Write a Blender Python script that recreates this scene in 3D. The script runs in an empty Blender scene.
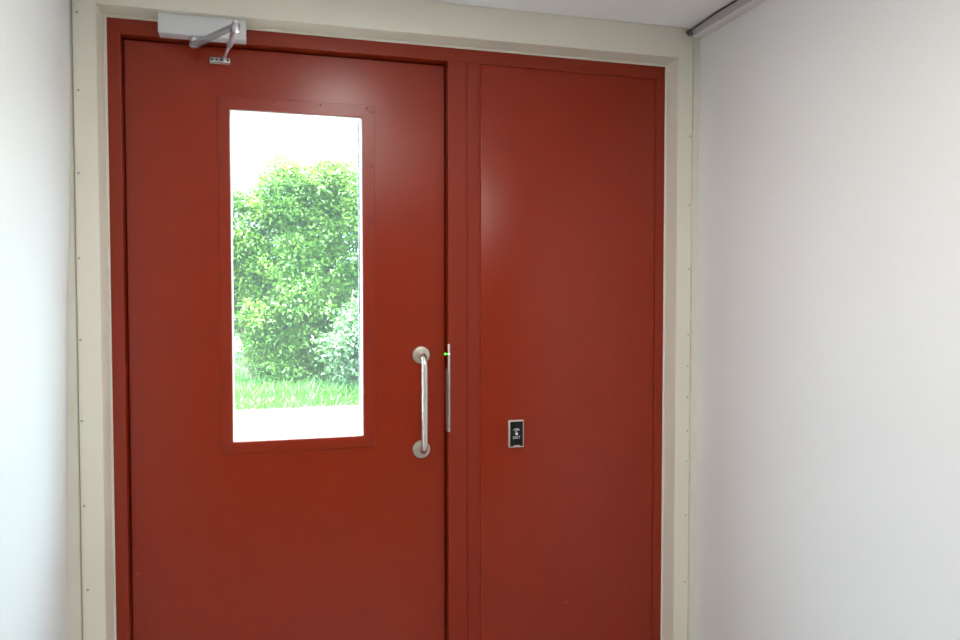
import bpy, bmesh, math, random
from mathutils import Vector, Matrix
random.seed(11)
sc = bpy.context.scene
COL = sc.collection

# ------------------------------------------------------------------ materials
def mat(name, color, rough=0.5, metal=0.0, bump=0.0, bscale=200.0, var=0.0, vscale=6.0, spec=0.5, coat=0.0):
    m = bpy.data.materials.new(name); m.use_nodes = True
    nt = m.node_tree; b = nt.nodes['Principled BSDF']
    b.inputs['Base Color'].default_value = (*color, 1)
    b.inputs['Roughness'].default_value = rough
    b.inputs['Metallic'].default_value = metal
    b.inputs['Specular IOR Level'].default_value = spec
    b.inputs['Coat Weight'].default_value = coat
    tc = nt.nodes.new('ShaderNodeTexCoord')
    if var > 0:
        n = nt.nodes.new('ShaderNodeTexNoise'); n.inputs['Scale'].default_value = vscale
        n.inputs['Detail'].default_value = 5
        nt.links.new(tc.outputs['Object'], n.inputs['Vector'])
        r = nt.nodes.new('ShaderNodeMapRange')
        r.inputs['To Min'].default_value = 1 - var; r.inputs['To Max'].default_value = 1 + var
        nt.links.new(n.outputs['Fac'], r.inputs['Value'])
        h = nt.nodes.new('ShaderNodeHueSaturation')
        h.inputs['Color'].default_value = (*color, 1)
        nt.links.new(r.outputs['Result'], h.inputs['Value'])
        nt.links.new(h.outputs['Color'], b.inputs['Base Color'])
    if bump > 0:
        n2 = nt.nodes.new('ShaderNodeTexNoise'); n2.inputs['Scale'].default_value = bscale
        n2.inputs['Detail'].default_value = 3
        nt.links.new(tc.outputs['Object'], n2.inputs['Vector'])
        bp = nt.nodes.new('ShaderNodeBump'); bp.inputs['Strength'].default_value = bump
        bp.inputs['Distance'].default_value = 0.002
        nt.links.new(n2.outputs['Fac'], bp.inputs['Height'])
        nt.links.new(bp.outputs['Normal'], b.inputs['Normal'])
    return m

def leaf_mat(name, c1, c2, trans=0.35):
    m = bpy.data.materials.new(name); m.use_nodes = True
    nt = m.node_tree; b = nt.nodes['Principled BSDF']; out = nt.nodes['Material Output']
    b.inputs['Roughness'].default_value = 0.38
    b.inputs['Specular IOR Level'].default_value = 0.6
    g = nt.nodes.new('ShaderNodeTexNoise'); g.inputs['Scale'].default_value = 3.0
    g.inputs['Detail'].default_value = 6
    tc = nt.nodes.new('ShaderNodeTexCoord'); nt.links.new(tc.outputs['Object'], g.inputs['Vector'])
    cr = nt.nodes.new('ShaderNodeValToRGB')
    cr.color_ramp.elements[0].position = 0.35; cr.color_ramp.elements[0].color = (*c1, 1)
    cr.color_ramp.elements[1].position = 0.65; cr.color_ramp.elements[1].color = (*c2, 1)
    nt.links.new(g.outputs['Fac'], cr.inputs['Fac'])
    nt.links.new(cr.outputs['Color'], b.inputs['Base Color'])
    t = nt.nodes.new('ShaderNodeBsdfTranslucent'); nt.links.new(cr.outputs['Color'], t.inputs['Color'])
    mx = nt.nodes.new('ShaderNodeMixShader'); mx.inputs['Fac'].default_value = trans
    nt.links.new(b.outputs['BSDF'], mx.inputs[1]); nt.links.new(t.outputs['BSDF'], mx.inputs[2])
    nt.links.new(mx.outputs['Shader'], out.inputs['Surface'])
    return m

def emit_mat(name, color, strength):
    m = bpy.data.materials.new(name); m.use_nodes = True
    b = m.node_tree.nodes['Principled BSDF']
    b.inputs['Base Color'].default_value = (*color, 1)
    b.inputs['Emission Color'].default_value = (*color, 1)
    b.inputs['Emission Strength'].default_value = strength
    return m

def glass_mat():
    m = bpy.data.materials.new('clear_glass'); m.use_nodes = True
    nt = m.node_tree; out = nt.nodes['Material Output']; nt.nodes.remove(nt.nodes['Principled BSDF'])
    t = nt.nodes.new('ShaderNodeBsdfTransparent'); t.inputs['Color'].default_value = (0.94, 0.97, 0.95, 1)
    g = nt.nodes.new('ShaderNodeBsdfGlossy'); g.inputs['Roughness'].default_value = 0.02
    f = nt.nodes.new('ShaderNodeFresnel')
    ge = nt.nodes.new('ShaderNodeNewGeometry'); mr = nt.nodes.new('ShaderNodeMapRange')     # same reflectance on both faces of the pane
    mr.inputs['To Min'].default_value = 1.45; mr.inputs['To Max'].default_value = 1 / 1.45
    nt.links.new(ge.outputs['Backfacing'], mr.inputs['Value']); nt.links.new(mr.outputs['Result'], f.inputs['IOR'])
    mx = nt.nodes.new('ShaderNodeMixShader')
    nt.links.new(f.outputs['Fac'], mx.inputs['Fac'])
    nt.links.new(t.outputs['BSDF'], mx.inputs[1]); nt.links.new(g.outputs['BSDF'], mx.inputs[2])
    d = nt.nodes.new('ShaderNodeBsdfTranslucent'); d.inputs['Color'].default_value = (0.9, 0.92, 0.9, 1)
    m2 = nt.nodes.new('ShaderNodeMixShader'); m2.inputs['Fac'].default_value = 0.006      # veiling glare put into the pane as a faint translucent haze
    nt.links.new(mx.outputs['Shader'], m2.inputs[1]); nt.links.new(d.outputs['BSDF'], m2.inputs[2])
    nt.links.new(m2.outputs['Shader'], out.inputs['Surface'])
    return m

RED = (0.272, 0.0200, 0.0021)
M = dict(
    red=mat('red_door_paint', RED, 0.26, spec=0.38, bump=0.10, bscale=420, var=0.05, vscale=9),
    redframe=mat('red_frame_paint', (0.245, 0.0185, 0.0021), 0.38, spec=0.36, bump=0.08, bscale=420, var=0.04, vscale=7),
    redbezel=mat('red_bezel_paint', (0.266, 0.0196, 0.0021), 0.29, spec=0.42, bump=0.10, bscale=420, var=0.05),
    redscrew=mat('painted_screw', (0.11, 0.016, 0.009), 0.45),
    cream=mat('cream_white_gloss', (0.79, 0.75, 0.64), 0.42, bump=0.10, bscale=90, var=0.04, vscale=5),
    caulk=mat('cream_sealant', (0.72, 0.695, 0.60), 0.55, bump=0.5, bscale=60, var=0.08, vscale=14),
    groove=mat('groove_shadow_gap', (0.48, 0.47, 0.38), 0.8),
    wall=mat('white_wall_paint', (0.80, 0.79, 0.785), 0.55, bump=0.15, bscale=260, var=0.012, vscale=3),
    ceil=mat('ceiling_paint', (0.92, 0.90, 0.905), 0.8, bump=0.15, bscale=220, var=0.02),
    floor=mat('grey_floor', (0.42, 0.415, 0.41), 0.45, var=0.1, vscale=8),
    capscrew=mat('wood_screw', (0.42, 0.40, 0.34), 0.5),
    closer=mat('pale_grey_enamel', (0.66, 0.66, 0.67), 0.42),
    closer_arm=mat('silver_paint', (0.58, 0.59, 0.62), 0.32, metal=0.65),
    steel=mat('brushed_steel', (0.80, 0.775, 0.73), 0.24, metal=0.9, bump=0.05, bscale=600),
    rose=mat('brushed_steel_rose', (0.60, 0.56, 0.48), 0.38, metal=0.85, bump=0.08, bscale=500),
    plate=mat('satin_steel_plate', (0.60, 0.58, 0.58), 0.35, metal=0.7),
    slot=mat('dark_slot', (0.05, 0.045, 0.045), 0.6),
    black=mat('black_plastic', (0.004, 0.004, 0.005), 0.34, spec=0.25),
    bezel=mat('silver_bezel', (0.70, 0.62, 0.57), 0.30, metal=0.75),
    white=mat('white_print', (0.85, 0.85, 0.85), 0.5),
    trunk=mat('grey_trunking', (0.46, 0.44, 0.45), 0.5, var=0.03),
    lit_underside=mat('trunking_lit_underside', (0.76, 0.74, 0.74), 0.45),  # paler than the channel: light on the trunking's underside put into the colour
    armgrey=mat('grey_arm', (0.36, 0.37, 0.39), 0.34, metal=0.5),
    cable=mat('dark_cable', (0.06, 0.058, 0.06), 0.5),
    rim=mat('white_rim', (0.80, 0.80, 0.80), 0.5),
    gasket=mat('grey_gasket', (0.40, 0.41, 0.41), 0.6),
    glass=glass_mat(),
    led=emit_mat('green_led', (0.05, 1.0, 0.06), 2.2),
    ledw=emit_mat('pale_green_led', (0.65, 1.0, 0.6), 1.6),
    road=mat('pale_road', (0.085, 0.082, 0.078), 0.9, var=0.12, vscale=1.5),
    soil=mat('grassy_soil', (0.06, 0.10, 0.024), 0.95, var=0.3, vscale=3),
    concrete=mat('pale_concrete', (0.085, 0.078, 0.068), 0.9, var=0.08, vscale=4),
    render=mat('exterior_render', (0.6, 0.58, 0.54), 0.9, var=0.05),
    bark=mat('bark', (0.10, 0.07, 0.05), 0.9, var=0.3, vscale=20),
    leafa=leaf_mat('leaf_green', (0.056, 0.145, 0.013), (0.125, 0.225, 0.030)),
    leafb=leaf_mat('leaf_pale', (0.046, 0.11, 0.034), (0.09, 0.16, 0.065)),
    grass=leaf_mat('grass_blade', (0.028, 0.095, 0.007), (0.055, 0.13, 0.013)),
)

def scuffs(m):
    # a few small pale scuffs low on the door
    nt = m.node_tree; b = nt.nodes['Principled BSDF']; src = b.inputs['Base Color'].links[0].from_socket
    tc = nt.nodes.new('ShaderNodeTexCoord')
    n = nt.nodes.new('ShaderNodeTexNoise'); n.inputs['Scale'].default_value = 34; n.inputs['Detail'].default_value = 4
    nt.links.new(tc.outputs['Object'], n.inputs['Vector'])
    a = nt.nodes.new('ShaderNodeMapRange'); a.inputs['From Min'].default_value = 0.70; a.inputs['From Max'].default_value = 0.76; a.inputs['To Max'].default_value = 0.35
    nt.links.new(n.outputs['Fac'], a.inputs['Value'])
    sx = nt.nodes.new('ShaderNodeSeparateXYZ'); nt.links.new(tc.outputs['Object'], sx.inputs['Vector'])
    l = nt.nodes.new('ShaderNodeMath'); l.operation = 'LESS_THAN'; l.inputs[1].default_value = 0.68
    nt.links.new(sx.outputs['Z'], l.inputs[0])
    k = nt.nodes.new('ShaderNodeMath'); k.operation = 'MULTIPLY'; nt.links.new(a.outputs['Result'], k.inputs[0]); nt.links.new(l.outputs['Value'], k.inputs[1])
    mx = nt.nodes.new('ShaderNodeMixRGB'); mx.inputs['Color2'].default_value = (0.42, 0.13, 0.08, 1)
    nt.links.new(k.outputs['Value'], mx.inputs['Fac']); nt.links.new(src, mx.inputs['Color1']); nt.links.new(mx.outputs['Color'], b.inputs['Base Color'])
scuffs(M['red'])

# ------------------------------------------------------------------ helpers
def obj(name, bm, m, parent=None, smooth=False):
    me = bpy.data.meshes.new(name)
    bmesh.ops.recalc_face_normals(bm, faces=bm.faces)
    bm.to_mesh(me); bm.free()
    if m is not None: me.materials.append(m)
    if smooth:
        for p in me.polygons: p.use_smooth = True
    o = bpy.data.objects.new(name, me); COL.objects.link(o)
    if parent is not None:
        o.parent = parent
        o.matrix_parent_inverse = Matrix.Translation(-parent_world(parent))
    return o

def parent_world(p):
    v = Vector((0, 0, 0))
    while p is not None:
        v = v + Vector(p.location)
        if p.parent is not None:
            v = v + p.matrix_parent_inverse.translation
        p = p.parent
    return v

def empty(name, loc):
    o = bpy.data.objects.new(name, None); COL.objects.link(o); o.location = loc
    o.empty_display_size = 0.05
    return o

def tag(o, label=None, cat=None, group=None, kind=None):
    if label: o['label'] = label
    if cat: o['category'] = cat
    if group: o['group'] = group
    if kind: o['kind'] = kind
    return o

def add_box(bm, x0, x1, y0, y1, z0, z1, bev=0.0, seg=2):
    t = bmesh.new()
    bmesh.ops.create_cube(t, size=1.0)
    for v in t.verts:
        v.co = Vector(((x0 + x1) / 2 + v.co.x * (x1 - x0), (y0 + y1) / 2 + v.co.y * (y1 - y0), (z0 + z1) / 2 + v.co.z * (z1 - z0)))
    if bev > 0:
        bmesh.ops.bevel(t, geom=list(t.edges), offset=bev, segments=seg, affect='EDGES', profile=0.5)
    merge(bm, t)

def merge(bm, t):
    me = bpy.data.meshes.new('tmp'); t.to_mesh(me); t.free(); bm.from_mesh(me); bpy.data.meshes.remove(me)

def box(x0, x1, y0, y1, z0, z1, bev=0.0, seg=2):
    bm = bmesh.new(); add_box(bm, x0, x1, y0, y1, z0, z1, bev, seg); return bm

def add_prism(bm, pts, axis, a0, a1):
    """Extrude a closed 2-D outline along an axis ('x','y','z')."""
    def P(p, a):
        if axis == 'z': return (p[0], p[1], a)
        if axis == 'y': return (p[0], a, p[1])
        return (a, p[0], p[1])
    lo = [bm.verts.new(P(p, a0)) for p in pts]; hi = [bm.verts.new(P(p, a1)) for p in pts]
    n = len(pts)
    bm.faces.new(lo[::-1]); bm.faces.new(hi)
    for i in range(n):
        bm.faces.new((lo[i], lo[(i + 1) % n], hi[(i + 1) % n], hi[i]))

def add_tube(bm, path, radii, seg=16, caps=True):
    path = [Vector(p) for p in path]
    if not isinstance(radii, (list, tuple)): radii = [radii] * len(path)
    rings = []; up = None
    for i, p in enumerate(path):
        if i == 0: d = path[1] - p
        elif i == len(path) - 1: d = p - path[i - 1]
        else: d = (path[i + 1] - p).normalized() + (p - path[i - 1]).normalized()
        d.normalize()
        if up is None:
            up = Vector((0, 0, 1)) if abs(d.z) < 0.9 else Vector((1, 0, 0))
        a = (up - d * up.dot(d)).normalized(); b = d.cross(a); up = a
        rings.append([bm.verts.new(p + (a * math.cos(2 * math.pi * k / seg) + b * math.sin(2 * math.pi * k / seg)) * radii[i]) for k in range(seg)])
    for r0, r1 in zip(rings, rings[1:]):
        for k in range(seg):
            bm.faces.new((r0[k], r0[(k + 1) % seg], r1[(k + 1) % seg], r1[k]))
    if caps:
        bm.faces.new(rings[0][::-1]); bm.faces.new(rings[-1])

def add_lathe(bm, center, axis, prof, seg=32):
    """prof: (radius, distance along axis)"""
    c = Vector(center); d = Vector(axis).normalized()
    up = Vector((0, 0, 1)) if abs(d.z) < 0.9 else Vector((1, 0, 0))
    a = (up - d * up.dot(d)).normalized(); b = d.cross(a)
    rings = [[bm.verts.new(c + d * h + (a * math.cos(2 * math.pi * k / seg) + b * math.sin(2 * math.pi * k / seg)) * max(r, 1e-5)) for k in range(seg)] for r, h in prof]
    for r0, r1 in zip(rings, rings[1:]):
        for k in range(seg):
            bm.faces.new((r0[k], r0[(k + 1) % seg], r1[(k + 1) % seg], r1[k]))
    bm.faces.new(rings[0][::-1]); bm.faces.new(rings[-1])

def autosmooth(o, deg=35):
    for p in o.data.polygons: p.use_smooth = True
    bm = bmesh.new(); bm.from_mesh(o.data)
    for e in bm.edges:
        e.smooth = e.is_manifold and e.calc_face_angle(0) < math.radians(deg)
    bm.to_mesh(o.data); bm.free()
    return o

def struct(name, bm, m, label, cat, parent=None):
    o = obj(name, bm, m, parent)
    if parent is None: tag(o, label, cat, kind='structure')
    return o

# ------------------------------------------------------------------ key sizes (metres)
XL, XR = -0.478, 1.315          # corridor walls
ZC = 2.228                      # ceiling
YT = 2.14                       # front of the cream boards
YF = 2.20                       # front of the red frame
YL = 2.235                      # front of the door leaf
FX0, FX1, FZ = -0.398, 1.231, 2.126

# ------------------------------------------------------------------ room
struct('floor', box(XL - 0.15, XR + 0.15, -3.0, 2.36, -0.12, 0.0), M['floor'], 'grey floor of the corridor in front of the red door', 'floor')
struct('ceiling', box(XL - 0.15, XR + 0.15, -3.0, 2.36, ZC, ZC + 0.3), M['ceil'], 'pale ceiling over the corridor', 'ceiling')
# the left wall's plaster runs a little out of plumb
bm = bmesh.new()
add_prism(bm, [(XL - 0.15, 0), (-0.505, 0), (-0.4995, 0.5), (-0.496, 0.75), (-0.491, 1.0), (-0.4835, 1.39), (-0.4735, 1.64), (-0.468, 2.0), (-0.466, ZC), (XL - 0.15, ZC)], 'y', -3.0, YT + 0.02)
struct('wall_left', bm, M['wall'], 'white wall left of the red door, bright with daylight', 'wall')
bm = box(XR, XR + 0.15, -3.0, YT + 0.02, 0.0, ZC)
struct('wall_right', bm, M['wall'], 'plain white wall right of the red door', 'wall')
struct('wall_back', box(XL - 0.15, XR + 0.15, -3.15, -3.0, 0.0, ZC), M['wall'], 'white wall behind the viewer', 'wall')
bm = bmesh.new()
add_box(bm, XL - 0.15, FX0, YT + 0.065, 2.36, 0, ZC)
add_box(bm, FX1, XR + 0.15, YT + 0.065, 2.36, 0, ZC)
add_box(bm, FX0, FX1, YT + 0.065, 2.36, FZ + 0.004, ZC)
add_box(bm, XL - 0.15, XL, YT + 0.02, YT + 0.065, 0, ZC)
add_box(bm, XR, XR + 0.15, YT + 0.02, YT + 0.065, 0, ZC)
struct('wall_front', bm, M['render'], 'end wall around the red doorway', 'wall')

# cream boards round the doorway, their reveals splayed a little towards the red frame
BL0, BL1 = -0.462, -0.408
BR0, BR1 = 1.2395, 1.290
BT = 2.1345
bm = bmesh.new(); add_prism(bm, [(BL0, YT), (BL1, YT), (FX0, YF + 0.005), (BL0, YF + 0.005)], 'z', 0.0, ZC)
bmesh.ops.bevel(bm, geom=[e for e in bm.edges if abs(e.verts[0].co.z - e.verts[1].co.z) > 1], offset=0.0015, segments=2, affect='EDGES')
trim_l = struct('trim_1', bm, M['cream'], 'cream board up the left side of the red door, with screws', 'door trim')
bm = bmesh.new(); add_prism(bm, [(BR0, YT), (BR1, YT), (BR1, YF + 0.005), (FX1, YF + 0.005)], 'z', 0.0, ZC)
bmesh.ops.bevel(bm, geom=[e for e in bm.edges if abs(e.verts[0].co.z - e.verts[1].co.z) > 1], offset=0.0015, segments=2, affect='EDGES')
trim_r = struct('trim_2', bm, M['cream'], 'cream board up the right side of the red panel, with screws', 'door trim')
bm = bmesh.new()
add_prism(bm, [(YT, BT), (YT, ZC - 0.001), (YF + 0.005, ZC - 0.001), (YF + 0.005, FZ)], 'x', BL1, BR0)
trim_t = struct('trim_3', bm, M['cream'], 'cream board across the top between red door and ceiling', 'door trim')

def screw_bm(x, y, z, r=0.0032, h=0.0012):
    b = bmesh.new(); add_lathe(b, (x, y, z), (0, -1, 0), [(r, -0.002), (r, h * 0.5), (r * 0.7, h), (0.0, h * 0.8)], 10); return b
for x, z in [(-0.451, 2.108), (-0.451, 1.914), (-0.454, 1.706), (-0.456, 1.492), (-0.456, 1.284), (-0.456, 1.077), (-0.454, 0.858), (-0.449, 0.640)]:
    obj('screw', screw_bm(x, YT, z), M['capscrew'], trim_l, True)
for x, z in [(1.283, 1.895), (1.282, 1.681), (1.283, 1.480), (1.282, 1.272), (1.282, 1.174), (1.282, 1.075), (1.283, 0.967), (1.281, 0.871), (1.279, 0.698), (1.278, 0.483)]:
    obj('screw', screw_bm(x, YT, z, 0.0028), M['capscrew'], trim_r, True)

# uneven sealant strips between boards and side walls, with a narrow gap
def ragged_strip(x0, x1, yf, amp, seed):
    rnd = random.Random(seed); b = bmesh.new(); n = 60; prev = None
    for i in range(n + 1):
        z = ZC * i / n
        a = rnd.uniform(-amp, amp)
        row = [b.verts.new(p) for p in ((x0 + max(0, a), YF, z), (x0 + a, yf + 0.003, z), (x0 + a + 0.003, yf, z), (x1 - 0.002, yf - 0.001, z), (x1, yf - 0.003, z), (x1, YF, z))]
        if prev:
            for k in range(5): b.faces.new((prev[k], prev[k + 1], row[k + 1], row[k]))
        prev = row
    return b
o = struct('trim_4', ragged_strip(-0.515, BL0 - 0.003, YT + 0.002, 0.0, 3), M['caulk'], 'narrow sealant strip between left cream board and left wall', 'door trim')
o = struct('trim_5', ragged_strip(BR1 + 0.003, XR, YT + 0.001, 0.0016, 5), M['caulk'], 'uneven sealant strip between right cream board and right wall', 'door trim')
bm = bmesh.new()
add_box(bm, BL0 - 0.004, BL0 + 0.001, YT + 0.0045, YF, 0, ZC)
add_box(bm, BR1 - 0.001, BR1 + 0.007, YT + 0.0045, YF, 0, ZC)
struct('trim_6', bm, M['groove'], 'grooves beside the cream boards', 'door trim')
# sealant bead where the reveals meet the red frame
bm = bmesh.new()
def bead(b, p0, p1, r=0.0035):
    add_tube(b, [p0, p1], r, 8)
bead(bm, (FX0 + 0.001, YF - 0.001, 0), (FX0 + 0.001, YF - 0.001, FZ))
bead(bm, (FX1 - 0.001, YF - 0.001, 0), (FX1 - 0.001, YF - 0.001, FZ))
bead(bm, (FX0, YF - 0.001, FZ - 0.001), (FX1, YF - 0.001, FZ - 0.001))
struct('trim_7', bm, M['caulk'], 'thin cream sealant bead around the red frame', 'door trim')

# ------------------------------------------------------------------ red steel frame (fixed)
bm = bmesh.new()
HZ = 2.083
add_box(bm, FX0, FX1, YF, 2.30, HZ, FZ, 0.0015)                 # head
add_box(bm, FX0, -0.362, YF, 2.30, 0.0, HZ + 0.001, 0.0015)      # left jamb
add_box(bm, 0.519, 0.5755, YF, 2.30, 0.0, HZ + 0.001, 0.002)    # door jamb / mullion
add_box(bm, 0.5785, 0.6155, YF, 2.30, 0.0, HZ + 0.001, 0.002)   # stile of the side panel
add_box(bm, 0.574, 0.58, YF + 0.003, 2.30, 0.0, HZ, 0.0)
add_box(bm, 1.197, FX1, YF, 2.30, 0.0, HZ + 0.001, 0.0015)       # right jamb
add_box(bm, -0.364, -0.340, 2.2925, 2.315, 0.0, HZ + 0.001)     # stops behind the leaf edge
add_box(bm, 0.496, 0.521, 2.2925, 2.315, 0.0, HZ + 0.001)
add_box(bm, -0.364, 0.521, 2.2925, 2.315, 2.06, HZ + 0.003)
struct('trim_8', bm, M['redframe'], 'red steel frame around the door leaf and side panel', 'door frame')

# fixed side panel
side = struct('door_2', box(0.6185, 1.1945, YF + 0.0012, 2.285, 0.012, HZ - 0.0025, 0.003, 3), M['red'], 'plain red fixed panel right of the door, carrying the exit button', 'door panel')
autosmooth(side)
bm = bmesh.new(); add_box(bm, 0.614, 1.199, YF + 0.0035, 2.29, 0.002, HZ + 0.002)
struct('trim_9', bm, M['redframe'], 'recessed joint around the fixed red panel', 'door frame')

# ------------------------------------------------------------------ door leaf
WX0, WX1, WZ0, WZ1 = -0.0935, 0.2725, 0.985, 1.9125
LX0, LX1, LZ0, LZ1 = -0.359, 0.515, 0.008, 2.079
LB = 2.292
door = empty('door_1', (LX0, YL, 0.0))
tag(door, 'red steel door leaf with tall glazed window and steel pull handle', 'door', kind='structure')
def ring_prism(b, o_, i_, y0, y1):
    """rectangular ring between outer and inner rectangles (x0,x1,z0,z1), from y0 to y1"""
    def q(r, y): return [b.verts.new(p) for p in ((r[0], y, r[2]), (r[1], y, r[2]), (r[1], y, r[3]), (r[0], y, r[3]))]
    A, B, C_, D_ = q(o_, y0), q(i_, y0), q(o_, y1), q(i_, y1)
    for k in range(4):
        n = (k + 1) % 4
        b.faces.new((A[k], A[n], B[n], B[k])); b.faces.new((C_[k], D_[k], D_[n], C_[n]))
        b.faces.new((A[k], C_[k], C_[n], A[n])); b.faces.new((B[k], B[n], D_[n], D_[k]))
bm = bmesh.new(); ring_prism(bm, (LX0, LX1, LZ0, LZ1), (WX0, WX1, WZ0, WZ1), YL, LB)
bmesh.ops.bevel(bm, geom=[e for e in bm.edges if all(abs(v.co.y - YL) < 1e-6 for v in e.verts) and all(v.co.x < LX0 + 1e-4 or v.co.x > LX1 - 1e-4 or v.co.z < LZ0 + 1e-4 or v.co.z > LZ1 - 1e-4 for v in e.verts) and e.calc_length() > 0.5], offset=0.002, segments=2, affect='EDGES')
obj('leaf_panel', bm, M['red'], door)
# flat steel bezel screwed round the window
bm = bmesh.new()
ring_prism(bm, (-0.124, 0.3065, 0.953, 1.947), (WX0 + 0.0005, WX1 - 0.0005, WZ0 + 0.0005, WZ1 - 0.0005), YL - 0.0030, YL - 0.0001)
bezel = obj('window_bezel', bm, M['redbezel'], door)
m_ = bezel.modifiers.new('bevel', 'BEVEL'); m_.width = 0.0008; m_.segments = 2
for x, z in [(-0.099, 1.937), (0.023, 1.938), (0.154, 1.938), (0.285, 1.938),
             (0.2965, 1.927), (0.297, 1.770), (0.297, 1.612), (0.297, 1.451), (0.297, 1.290), (0.297, 1.128), (0.297, 0.973),
             (-0.117, 1.927), (-0.117, 1.768), (-0.117, 1.611), (-0.117, 1.454), (-0.117, 1.296), (-0.117, 1.137), (-0.117, 0.977),
             (-0.107, 0.965), (0.022, 0.963), (0.152, 0.963), (0.287, 0.963)]:
    obj('screw', screw_bm(x, YL - 0.0030, z, 0.0030, 0.0012), M['redscrew'], bezel, True)
# white lining of the opening, gasket and pane
bm = bmesh.new(); ring_prism(bm, (WX0 - 0.0005, WX1 + 0.0005, WZ0 - 0.0005, WZ1 + 0.0005), (WX0 + 0.003, WX1 - 0.003, WZ0 + 0.003, WZ1 - 0.003), YL + 0.004, LB - 0.012)
obj('window_lining', bm, M['rim'], door)
bm = bmesh.new(); ring_prism(bm, (WX0, WX1, WZ0, WZ1), (WX0 + 0.0042, WX1 - 0.0042, WZ0 + 0.0042, WZ1 - 0.0042), LB - 0.012, LB - 0.006)
add_box(bm, WX1 - 0.0078, WX1 - 0.0042, LB - 0.0115, LB - 0.007, WZ0 + 0.02, WZ1 - 0.006)
obj('gasket', bm, M['gasket'], door)
obj('glass_pane', box(WX0 + 0.001, WX1 - 0.001, LB - 0.006, LB - 0.001, WZ0 + 0.001, WZ1 - 0.001), M['glass'], door)
# pull handle
hx, hz0, hz1, so = 0.4435, 0.937, 1.2195, 0.052
bm = bmesh.new()
rb = 0.030
path = [(hx, YL - 0.004, hz1), (hx, YL - so + rb, hz1)]
for k in range(1, 9):
    a = math.pi / 2 * k / 8
    path.append((hx, YL - so + rb - rb * math.sin(a), hz1 - rb + rb * math.cos(a)))
path += [(hx, YL - so, hz1 - 0.08), (hx, YL - so, hz0 + 0.08)]
for k in range(0, 9):
    a = math.pi / 2 * k / 8
    path.append((hx, YL - so + rb - rb * math.cos(a), hz0 + rb - rb * math.sin(a)))
path.append((hx, YL - 0.004, hz0))
add_tube(bm, path, 0.0098, 20)
bar = obj('pull_handle', bm, M['steel'], door, True)
bar['label'] = 'brushed steel pull handle'
for z in (hz0, hz1):
    bm = bmesh.new()
    add_lathe(bm, (hx, YL, z), (0, -1, 0), [(0.0265, 0.0), (0.0265, 0.004), (0.0245, 0.0065), (0.020, 0.0075), (0.0135, 0.0080), (0.0125, 0.011), (0.0100, 0.011)], 40)
    autosmooth(obj('rose', bm, M['rose'], bar))

# ------------------------------------------------------------------ lock plate in the frame edge
lk = empty('lock_plate', (0.519, YF, 0.991))
tag(lk, 'narrow upright steel lock plate with green light in the door gap', 'lock')
autosmooth(obj('faceplate', box(0.5172, 0.5238, YF - 0.0018, YF + 0.0005, 0.991, 1.253, 0.0006), M['plate'], lk))
obj('side_flange', box(0.5172, 0.5188, YF - 0.001, YF + 0.028, 0.991, 1.178), M['plate'], lk)
obj('slot', box(0.5190, 0.5203, YF - 0.0021, YF - 0.001, 0.998, 1.172), M['slot'], lk)
bm = bmesh.new(); add_lathe(bm, (0.5178, YF + 0.002, 1.2235), (-1, -0.25, 0), [(0.0014, -0.001), (0.0014, 0.0062), (0.0034, 0.0075), (0.0034, 0.0098), (0.002, 0.0118), (0.0, 0.0124)], 14)
o = obj('status_light', bm, M['led'], lk, True); o['label'] = 'small green status light'
bm = bmesh.new(); add_lathe(bm, (0.5205, YF - 0.0018, 1.2235), (0, -1, 0), [(0.0026, -0.001), (0.0026, 0.0005), (0.0012, 0.0016), (0.0, 0.0018)], 12)
obj('lens', bm, M['ledw'], lk, True)

# ------------------------------------------------------------------ exit button
ex0, ex1, ez0, ez1 = 0.7035, 0.7525, 0.9345, 1.019
yP = YF + 0.0012
eb = empty('exit_button', ((ex0 + ex1) / 2, yP, (ez0 + ez1) / 2))
tag(eb, 'small black exit button in silver bezel on the red side panel', 'button')
bm = bmesh.new(); add_box(bm, ex0, ex1, yP - 0.013, yP, ez0, ez1, 0.0035, 3)
autosmooth(obj('bezel', bm, M['bezel'], eb), 50)
bm = bmesh.new(); add_box(bm, ex0 + 0.0045, ex1 - 0.0040, yP - 0.0142, yP - 0.010, ez0 + 0.0045, ez1 - 0.0045, 0.001, 2)
obj('face', bm, M['black'], eb)
yS = yP - 0.0146
cx = (ex0 + ex1) / 2 + 0.0003
def text_mesh(s, width, x, y, z):
    cu = bpy.data.curves.new('txt', 'FONT'); cu.body = s; cu.align_x = 'CENTER'; cu.align_y = 'CENTER'; cu.extrude = 0.01; cu.offset = 0.006; cu.space_character = 1.12
    to = bpy.data.objects.new('txt', cu); COL.objects.link(to)
    dg = bpy.context.evaluated_depsgraph_get(); dg.update()
    me = bpy.data.meshes.new_from_object(to.evaluated_get(dg))
    bpy.data.objects.remove(to); bpy.data.curves.remove(cu)
    xs = [v.co.x for v in me.vertices]; k = width / (max(xs) - min(xs)); xc = (max(xs) + min(xs)) / 2
    b = bmesh.new(); b.from_mesh(me); bpy.data.meshes.remove(me)
    for v in b.verts:
        px, py, pz = v.co
        v.co = Vector((x + (px - xc) * k, y - pz * k * 0.5, z + py * k * 1.15))
    return b
obj('lettering', text_mesh('EXIT', 0.0225, cx, yS + 0.0002, 0.9655), M['white'], eb)
bm = bmesh.new()     # three small arcs above the hand
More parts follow.
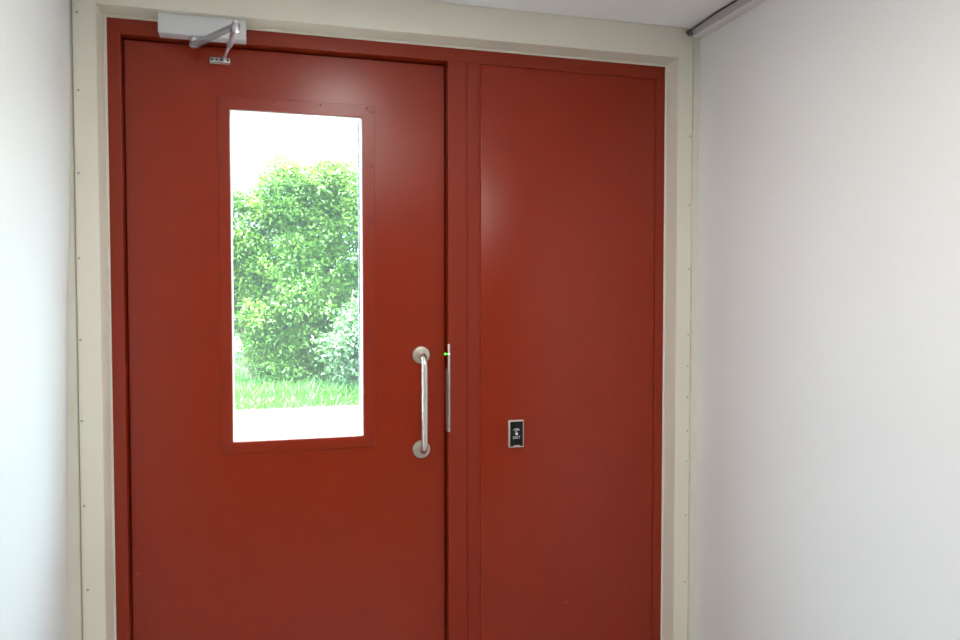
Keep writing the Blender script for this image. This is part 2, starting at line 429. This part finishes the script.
for R, w, a0, a1 in ((0.0042, 0.0012, 35, 145), (0.0078, 0.0013, 32, 148), (0.0115, 0.0013, 30, 150)):
    n = 14; prev = None
    for i in range(n + 1):
        a = math.radians(a0 + (a1 - a0) * i / n)
        row = [bm.verts.new((cx + (R + d) * math.cos(a) * 1.05, y, 0.9835 + (R + d) * math.sin(a) * 0.85)) for d in (-w / 2, w / 2) for y in (yS, yS + 0.0006)]
        if prev:
            for p, q in ((0, 1), (1, 3), (3, 2), (2, 0)): bm.faces.new((prev[p], prev[q], row[q], row[p]))
        prev = row
obj('wave_symbol', bm, M['white'], eb)
bm = bmesh.new()     # pointing hand
hz = 0.9735
add_box(bm, cx - 0.0032, cx + 0.0042, yS, yS + 0.0006, hz, hz + 0.0062, 0.0002, 1)
add_box(bm, cx - 0.0030, cx - 0.0008, yS, yS + 0.0006, hz + 0.005, hz + 0.0125, 0.0002, 1)
for k in range(3):
    add_box(bm, cx - 0.0005 + k * 0.0017, cx + 0.0010 + k * 0.0017, yS, yS + 0.0006, hz + 0.005, hz + 0.0082 - k * 0.0007, 0.0002, 1)
add_prism(bm, [(cx - 0.0032, hz + 0.0005), (cx - 0.0032, hz + 0.0042), (cx - 0.0056, hz + 0.0062), (cx - 0.0062, hz + 0.0052)], 'y', yS, yS + 0.0006)
obj('hand_symbol', bm, M['white'], eb)
obj('tab', box(cx - 0.0095, cx + 0.0095, yP - 0.0150, yP - 0.011, ez0 + 0.0025, ez0 + 0.0080, 0.0006), M['bezel'], eb)

# ------------------------------------------------------------------ door closer
dc = empty('door_closer', (-0.155, YF, 2.08))
tag(dc, 'pale grey door closer with folded arm above the red door', 'door closer')
CX0, CX1, CY0, CZ0, CZ1 = -0.2645, -0.0455, 2.153, 2.0795, 2.1325
bm = bmesh.new(); add_box(bm, CX0, CX1, CY0, YF - 0.0005, CZ0, CZ1, 0.003, 3)
autosmooth(obj('body', bm, M['closer'], dc), 50)
sx, sy = -0.178, 2.176
bm = bmesh.new(); add_lathe(bm, (sx, sy, CZ0), (0, 0, -1), [(0.0105, -0.003), (0.0105, 0.010), (0.0085, 0.012), (0.0085, 0.024), (0.004, 0.026)], 24)
autosmooth(obj('spindle', bm, M['closer_arm'], dc))
def bar_between(b, p, q, w, h, w2=None):
    p, q = Vector(p), Vector(q); d = (q - p).normalized(); s = d.cross(Vector((0, 0, 1))).normalized(); u = s.cross(d)
    w2 = w if w2 is None else w2
    v = []
    for P_, ww in ((p, w), (q, w2)):
        v.append([b.verts.new(P_ + s * a * ww / 2 + u * c * h / 2) for a, c in ((-1, -1), (1, -1), (1, 1), (-1, 1))])
    b.faces.new(v[0][::-1]); b.faces.new(v[1])
    for k in range(4): b.faces.new((v[0][k], v[0][(k + 1) % 4], v[1][(k + 1) % 4], v[1][k]))
EL = ELBOW = Vector((-0.066, 2.000, 2.0635))
bm = bmesh.new(); bar_between(bm, (sx, sy, 2.0615), EL, 0.021, 0.008, 0.017)
add_lathe(bm, (sx, sy, 2.057), (0, 0, 1), [(0.013, 0), (0.013, 0.008)], 24)
add_lathe(bm, (EL.x, EL.y, 2.0595), (0, 0, 1), [(0.0105, 0), (0.0105, 0.008)], 24)
autosmooth(obj('main_arm', bm, M['armgrey'], dc))
bm = bmesh.new(); add_lathe(bm, (EL.x, EL.y, 2.0475), (0, 0, 1), [(0.006, -0.001), (0.0095, 0.001), (0.0095, 0.012), (0.0105, 0.014), (0.0105, 0.0155), (0.0085, 0.016), (0.0085, 0.026), (0.006, 0.028)], 24)
autosmooth(obj('elbow_pin', bm, M['closer_arm'], dc))
SH = Vector((-0.103, YL - 0.012, 2.050))
E0 = Vector((EL.x, EL.y, 2.0535)); dv = SH - E0
bm = bmesh.new()
add_tube(bm, [E0 + dv * t for t in (0.0, 0.10, 0.16, 0.52, 0.60, 0.66)], [0.0085, 0.0085, 0.0095, 0.0075, 0.0060, 0.0040], 18)
autosmooth(obj('forearm', bm, M['closer_arm'], dc), 50)
bm = bmesh.new(); add_tube(bm, [E0 + dv * 0.62, SH + dv.normalized() * 0.004], 0.0036, 12)
obj('adjusting_rod', bm, M['closer_arm'], dc, True)
bm = bmesh.new(); add_box(bm, -0.143, -0.0895, YL - 0.005, YL - 0.0002, 2.032, 2.050, 0.0012)
add_box(bm, -0.143, -0.0895, YL - 0.016, YL - 0.004, 2.0335, 2.0375, 0.001)
add_lathe(bm, (-0.104, YL - 0.011, 2.035), (0, 0, 1), [(0.006, 0), (0.006, 0.016), (0.004, 0.018)], 16)
shoe = autosmooth(obj('mounting_shoe', bm, M['plate'], dc))
for x in (-0.136, -0.125, -0.113, -0.096):
    obj('screw', screw_bm(x, YL - 0.005, 2.0435, 0.0032, 0.0016), M['slot'], shoe, True)

# ------------------------------------------------------------------ cable trunking along the right wall
ct = empty('cable_trunking', (1.297, 2.118, ZC))
tag(ct, 'grey cable trunking along the ceiling edge of the right wall', 'cable trunking')
bm = bmesh.new()
tz = 2.200
prof = [(1.280, ZC), (1.280, tz + 0.002), (1.282, tz), (XR - 0.0005, tz), (XR - 0.0005, tz + 0.0025), (1.2835, tz + 0.0025), (1.2825, tz + 0.0035), (1.2825, ZC)]
add_prism(bm, prof, 'y', -2.95, 2.138)
obj('channel', bm, M['trunk'], ct)
obj('lit_underside', box(1.2825, 1.3140, -2.95, 2.137, tz - 0.0018, tz - 0.0001, 0.0005), M['lit_underside'], ct)  # thin strip added below the channel so its bottom face looks lit
bm = bmesh.new()
pts = []
for i in range(60):
    t = i / 59
    y = 2.118 - t * 2.5
    d = max(0.0, 1 - (2.118 - y) / 0.16)
    x = 1.2765 - 0.013 * d * d + 0.0012 * math.sin(y * 37)
    z = ZC - 0.0035 - 0.014 * d ** 2
    pts.append((x, y, z))
add_tube(bm, pts, 0.0024, 10)
add_lathe(bm, (pts[0][0], 2.124, pts[0][2]), (0, 1, 0), [(0.0055, -0.012), (0.0055, 0.004)], 14)
add_lathe(bm, (pts[0][0] + 0.006, 2.128, pts[0][2] - 0.007), (0, 1, 0), [(0.0045, -0.012), (0.0045, 0.003)], 14)
o = obj('cable', bm, M['cable'], ct, True); o['label'] = 'dark cable beside the trunking'

# ------------------------------------------------------------------ outdoors
struct('floor_outside', box(-12, 14, 2.36, 9.7, -0.14, -0.02), M['road'], 'pale sunlit road beyond the door window', 'road')
struct('yard_outside', box(1.6, 14, -12, 2.36, -0.14, -0.02), M['road'], 'pale paved yard beside the building', 'ground')
struct('ground_outside', box(-12, 14, 9.7, 40, -0.14, -0.01), M['soil'], 'grassy ground beyond the road', 'ground')

def foliage(seed, n, blobs, size, up=0.35):
    """n pointed, folded leaves spread through the outer shell of a set of ellipsoids"""
    rnd = random.Random(seed)
    verts, faces = [], []
    cum = []
    acc = 0
    for b in blobs: acc += (b[3] * b[4] * b[5]) ** 0.67; cum.append(acc)
    while n > 0:
        k = rnd.uniform(0, acc); bi = next(i for i, c in enumerate(cum) if k <= c)
        cx_, cy_, cz_, rx, ry, rz = blobs[bi]
        v = Vector((rnd.gauss(0, 1), rnd.gauss(0, 1), rnd.gauss(0, 1))).normalized()
        rad = 1.0 - abs(rnd.gauss(0, 0.20)) if rnd.random() < .8 else rnd.uniform(.3, 1)
        c = Vector((cx_ + v.x * rx * rad, cy_ + v.y * ry * rad, cz_ + v.z * rz * rad))
        if c.z < 0.05: continue
        # a sprig of leaves round this spot
        axis = (v + Vector((0, 0, up)) + Vector((rnd.gauss(0, .4), rnd.gauss(0, .4), rnd.gauss(0, .3)))).normalized()
        for _ in range(rnd.randint(4, 7)):
            p = c + axis * rnd.uniform(-.07, .07) + Vector((rnd.gauss(0, .035), rnd.gauss(0, .035), rnd.gauss(0, .03)))
            d = (axis * .5 + Vector((rnd.gauss(0, .7), rnd.gauss(0, .7), rnd.gauss(-.15, .5)))).normalized()
            s = d.cross(Vector((rnd.gauss(0, .35), rnd.gauss(0, .35), 1))).normalized(); u = s.cross(d)
            L = size * rnd.uniform(.7, 1.35); W = L * rnd.uniform(.24, .34)
            i = len(verts)
            verts += [p, p + d * L * .35 - s * W + u * L * .08, p + d * L * .45 - u * L * .03, p + d * L * .35 + s * W + u * L * .08, p + d * L - u * L * .12]
            faces += [(i, i + 1, i + 2), (i, i + 2, i + 3), (i + 1, i + 4, i + 2), (i + 2, i + 4, i + 3)]
            n -= 1
    return verts, faces

def shrub(name, label, x, y, blobs, n, size, m, stems, seed, up=0.35, clumps=0):
    r = empty(name, (x, y, -0.01)); tag(r, label, 'shrub')
    r2 = random.Random(seed + 9)
    sub = []
    for b in blobs:                      # each mass of the crown is made of smaller clumps of leaves
        sub.append((b[0], b[1], b[2], b[3] * .72, b[4] * .72, b[5] * .72))
        for _ in range(clumps):
            v = Vector((r2.gauss(0, 1), r2.gauss(0, 1), r2.gauss(0, 1))).normalized(); q = r2.uniform(.6, .92); g = r2.uniform(.16, .30)
            sub.append((b[0] + v.x * b[3] * q, b[1] + v.y * b[4] * q, b[2] + v.z * b[5] * q, g * 1.15, g * 1.1, g * .8))
    vs, fs = foliage(seed, n, [(x + b[0], y + b[1], b[2], b[3], b[4], b[5]) for b in sub], size, up)
    me = bpy.data.meshes.new('foliage'); me.from_pydata([tuple(v) for v in vs], [], fs); me.materials.append(m)
    o = bpy.data.objects.new('foliage', me); COL.objects.link(o); o.parent = r; o.matrix_parent_inverse = Matrix.Translation(-Vector(r.location))
    rnd = random.Random(seed + 1)
    b_ = bmesh.new()
    for k in range(stems):
        tb = blobs[k % len(blobs)]
        p0 = Vector((x + tb[0] * .5 + rnd.uniform(-.2, .2), y + rnd.uniform(.0, .3), -0.02))
        p3 = Vector((x + tb[0] + rnd.uniform(-.3, .3), y + tb[1] + rnd.uniform(-.2, .2), tb[2] + tb[5] * .75))
        pth = []
        for i in range(9):
            t = i / 8
            q = p0.lerp(p3, t) + Vector((rnd.uniform(-.05, .05), rnd.uniform(-.05, .05), 0)) * (1 if 0 < i < 8 else 0)
            pth.append(q)
        add_tube(b_, pth, [.028 * (1 - .8 * i / 8) for i in range(9)], 8)
        for j in range(3):
            s0 = pth[3 + j]; e0 = s0 + Vector((rnd.uniform(-.35, .35), rnd.uniform(0, .4), rnd.uniform(.1, .4))) * min(1, tb[5])
            add_tube(b_, [s0, s0.lerp(e0, .5) + Vector((0, 0, .05)), e0], [.014, .009, .004], 6)
    obj('stem', b_, M['bark'], r, True)
    return r

shrub('leafy_shrub', 'tall dense green shrub filling the middle of the door window', 0.45, 11.7,
      [(-0.35, 0, 2.15, .62, .6, .85), (0.0, .1, 1.55, .85, .8, 1.2), (-0.25, -.1, 2.85, .42, .45, .55), (0.25, .1, 2.3, .6, .55, .8),
       (-.1, -.35, 1.0, .7, .5, .75), (-.68, .1, 1.5, .45, .5, .75), (.35, -.2, 1.6, .7, .6, .8), (-1.0, .2, 2.0, .5, .5, .75), (-1.35, .2, 1.7, .5, .5, .7), (-.8, .1, 2.4, .5, .5, .6), (.45, 0, 2.95, .42, .45, .48), (-.38, -.1, 1.0, .38, .35, .5), (-.2, -.2, .5, .4, .35, .42), (.3, -.25, .5, .5, .4, .45),
       (.95, 0, 2.9, .5, .5, .62), (1.2, 0, 2.0, .8, .7, 1.1), (1.0, -.15, 1.2, .7, .6, .9), (1.8, .2, 2.3, .8, .7, .9)], 150000, .058, M['leafa'], 12, 21, clumps=16)
shrub('leafy_shrub', 'low pale green shrub at the foot of the tall shrub', 1.16, 10.55,
      [(0, 0, .75, .40, .33, .55), (.25, .1, 1.05, .4, .35, .55), (-.1, 0, .45, .42, .33, .40)], 9000, .058, M['leafb'], 4, 45, clumps=6)

# low wall behind the shrubs
gw = obj('garden_wall', box(-7.0, 9.0, 14.0, 14.25, -0.02, 0.40, 0.01), M['concrete']); tag(gw, 'low pale concrete wall behind the shrubs', 'low wall')

# grass along the road
rnd = random.Random(5); verts, faces = [], []
for k in range(15000):
    x = rnd.uniform(-2.2, 3.2); y = 9.72 + abs(rnd.gauss(0, 1)) * 1.5
    if y > 13.8: continue
    h = rnd.uniform(.08, .30) * (0.55 if y < 9.95 else 1.0); a = rnd.uniform(0, 6.283); w = rnd.uniform(.006, .012)
    lx, ly = rnd.gauss(0, .07), rnd.gauss(0, .07)
    s = Vector((math.cos(a), math.sin(a), 0)) * w
    p = Vector((x, y, -0.012)); i = len(verts)
    verts += [p - s, p + s, p + Vector((lx * .4, ly * .4, h * .6)) + s * .7, p + Vector((lx * .4, ly * .4, h * .6)) - s * .7, p + Vector((lx, ly, h))]
    faces += [(i, i + 1, i + 2, i + 3), (i + 3, i + 2, i + 4)]
me = bpy.data.meshes.new('grass'); me.from_pydata([tuple(v) for v in verts], [], faces); me.materials.append(M['grass'])
go = bpy.data.objects.new('grass', me); COL.objects.link(go)
tag(go, 'bright green grass along the far side of the road', 'grass', kind='stuff')

# ------------------------------------------------------------------ light
w = bpy.data.worlds.new('sky'); sc.world = w; w.use_nodes = True
bg = w.node_tree.nodes['Background']; bg.inputs['Color'].default_value = (0.65, 0.87, 1.0, 1); bg.inputs['Strength'].default_value = 28.0
# overcast luminance: the zenith about three times as bright as the horizon
wt = w.node_tree; tc_ = wt.nodes.new('ShaderNodeTexCoord'); sx_ = wt.nodes.new('ShaderNodeSeparateXYZ'); mr_ = wt.nodes.new('ShaderNodeMapRange')
mr_.inputs['From Min'].default_value = 0.0; mr_.inputs['From Max'].default_value = 1.0
mr_.inputs['To Min'].default_value = 4.0; mr_.inputs['To Max'].default_value = 58.0
wt.links.new(tc_.outputs['Generated'], sx_.inputs['Vector']); wt.links.new(sx_.outputs['Z'], mr_.inputs['Value'])
wt.links.new(mr_.outputs['Result'], bg.inputs['Strength'])
sun = bpy.data.lights.new('sun', 'SUN'); sun.energy = 80; sun.angle = math.radians(1.0); sun.color = (1.0, 0.96, 0.9)
so_ = bpy.data.objects.new('sun', sun); COL.objects.link(so_)
so_.rotation_euler = Vector((0.22, -0.10, -0.97)).to_track_quat('-Z', 'Y').to_euler()

def lamp(name, x, y, size, power, color=(1.0, 0.965, 0.915)):
    l = bpy.data.lights.new(name, 'AREA'); l.shape = 'DISK'; l.size = size; l.energy = power; l.color = color
    o = bpy.data.objects.new(name, l); COL.objects.link(o); o.location = (x, y, ZC - 0.03)
    return o
lamp('ceiling_lamp', 0.29, 1.27, 0.17, 6.2)
lamp('corridor_fill', 0.46, 0.25, 0.60, 17.5)  # unseen fill light, added to brighten door and boards from the front

# ------------------------------------------------------------------ camera
cam = bpy.data.cameras.new('camera'); co = bpy.data.objects.new('camera', cam); COL.objects.link(co)
cam.sensor_width = 36.0; cam.lens = 763.0 / 960 * 36.0; cam.clip_start = 0.02
co.location = (0, 0, 1.40)
co.rotation_euler = (math.radians(90 - 1.92), 0, math.radians(-15.65))
sc.camera = co
sc.view_settings.view_transform = 'Standard'; sc.view_settings.look = 'None'
sc.view_settings.exposure = 0.12; sc.view_settings.gamma = 1.0
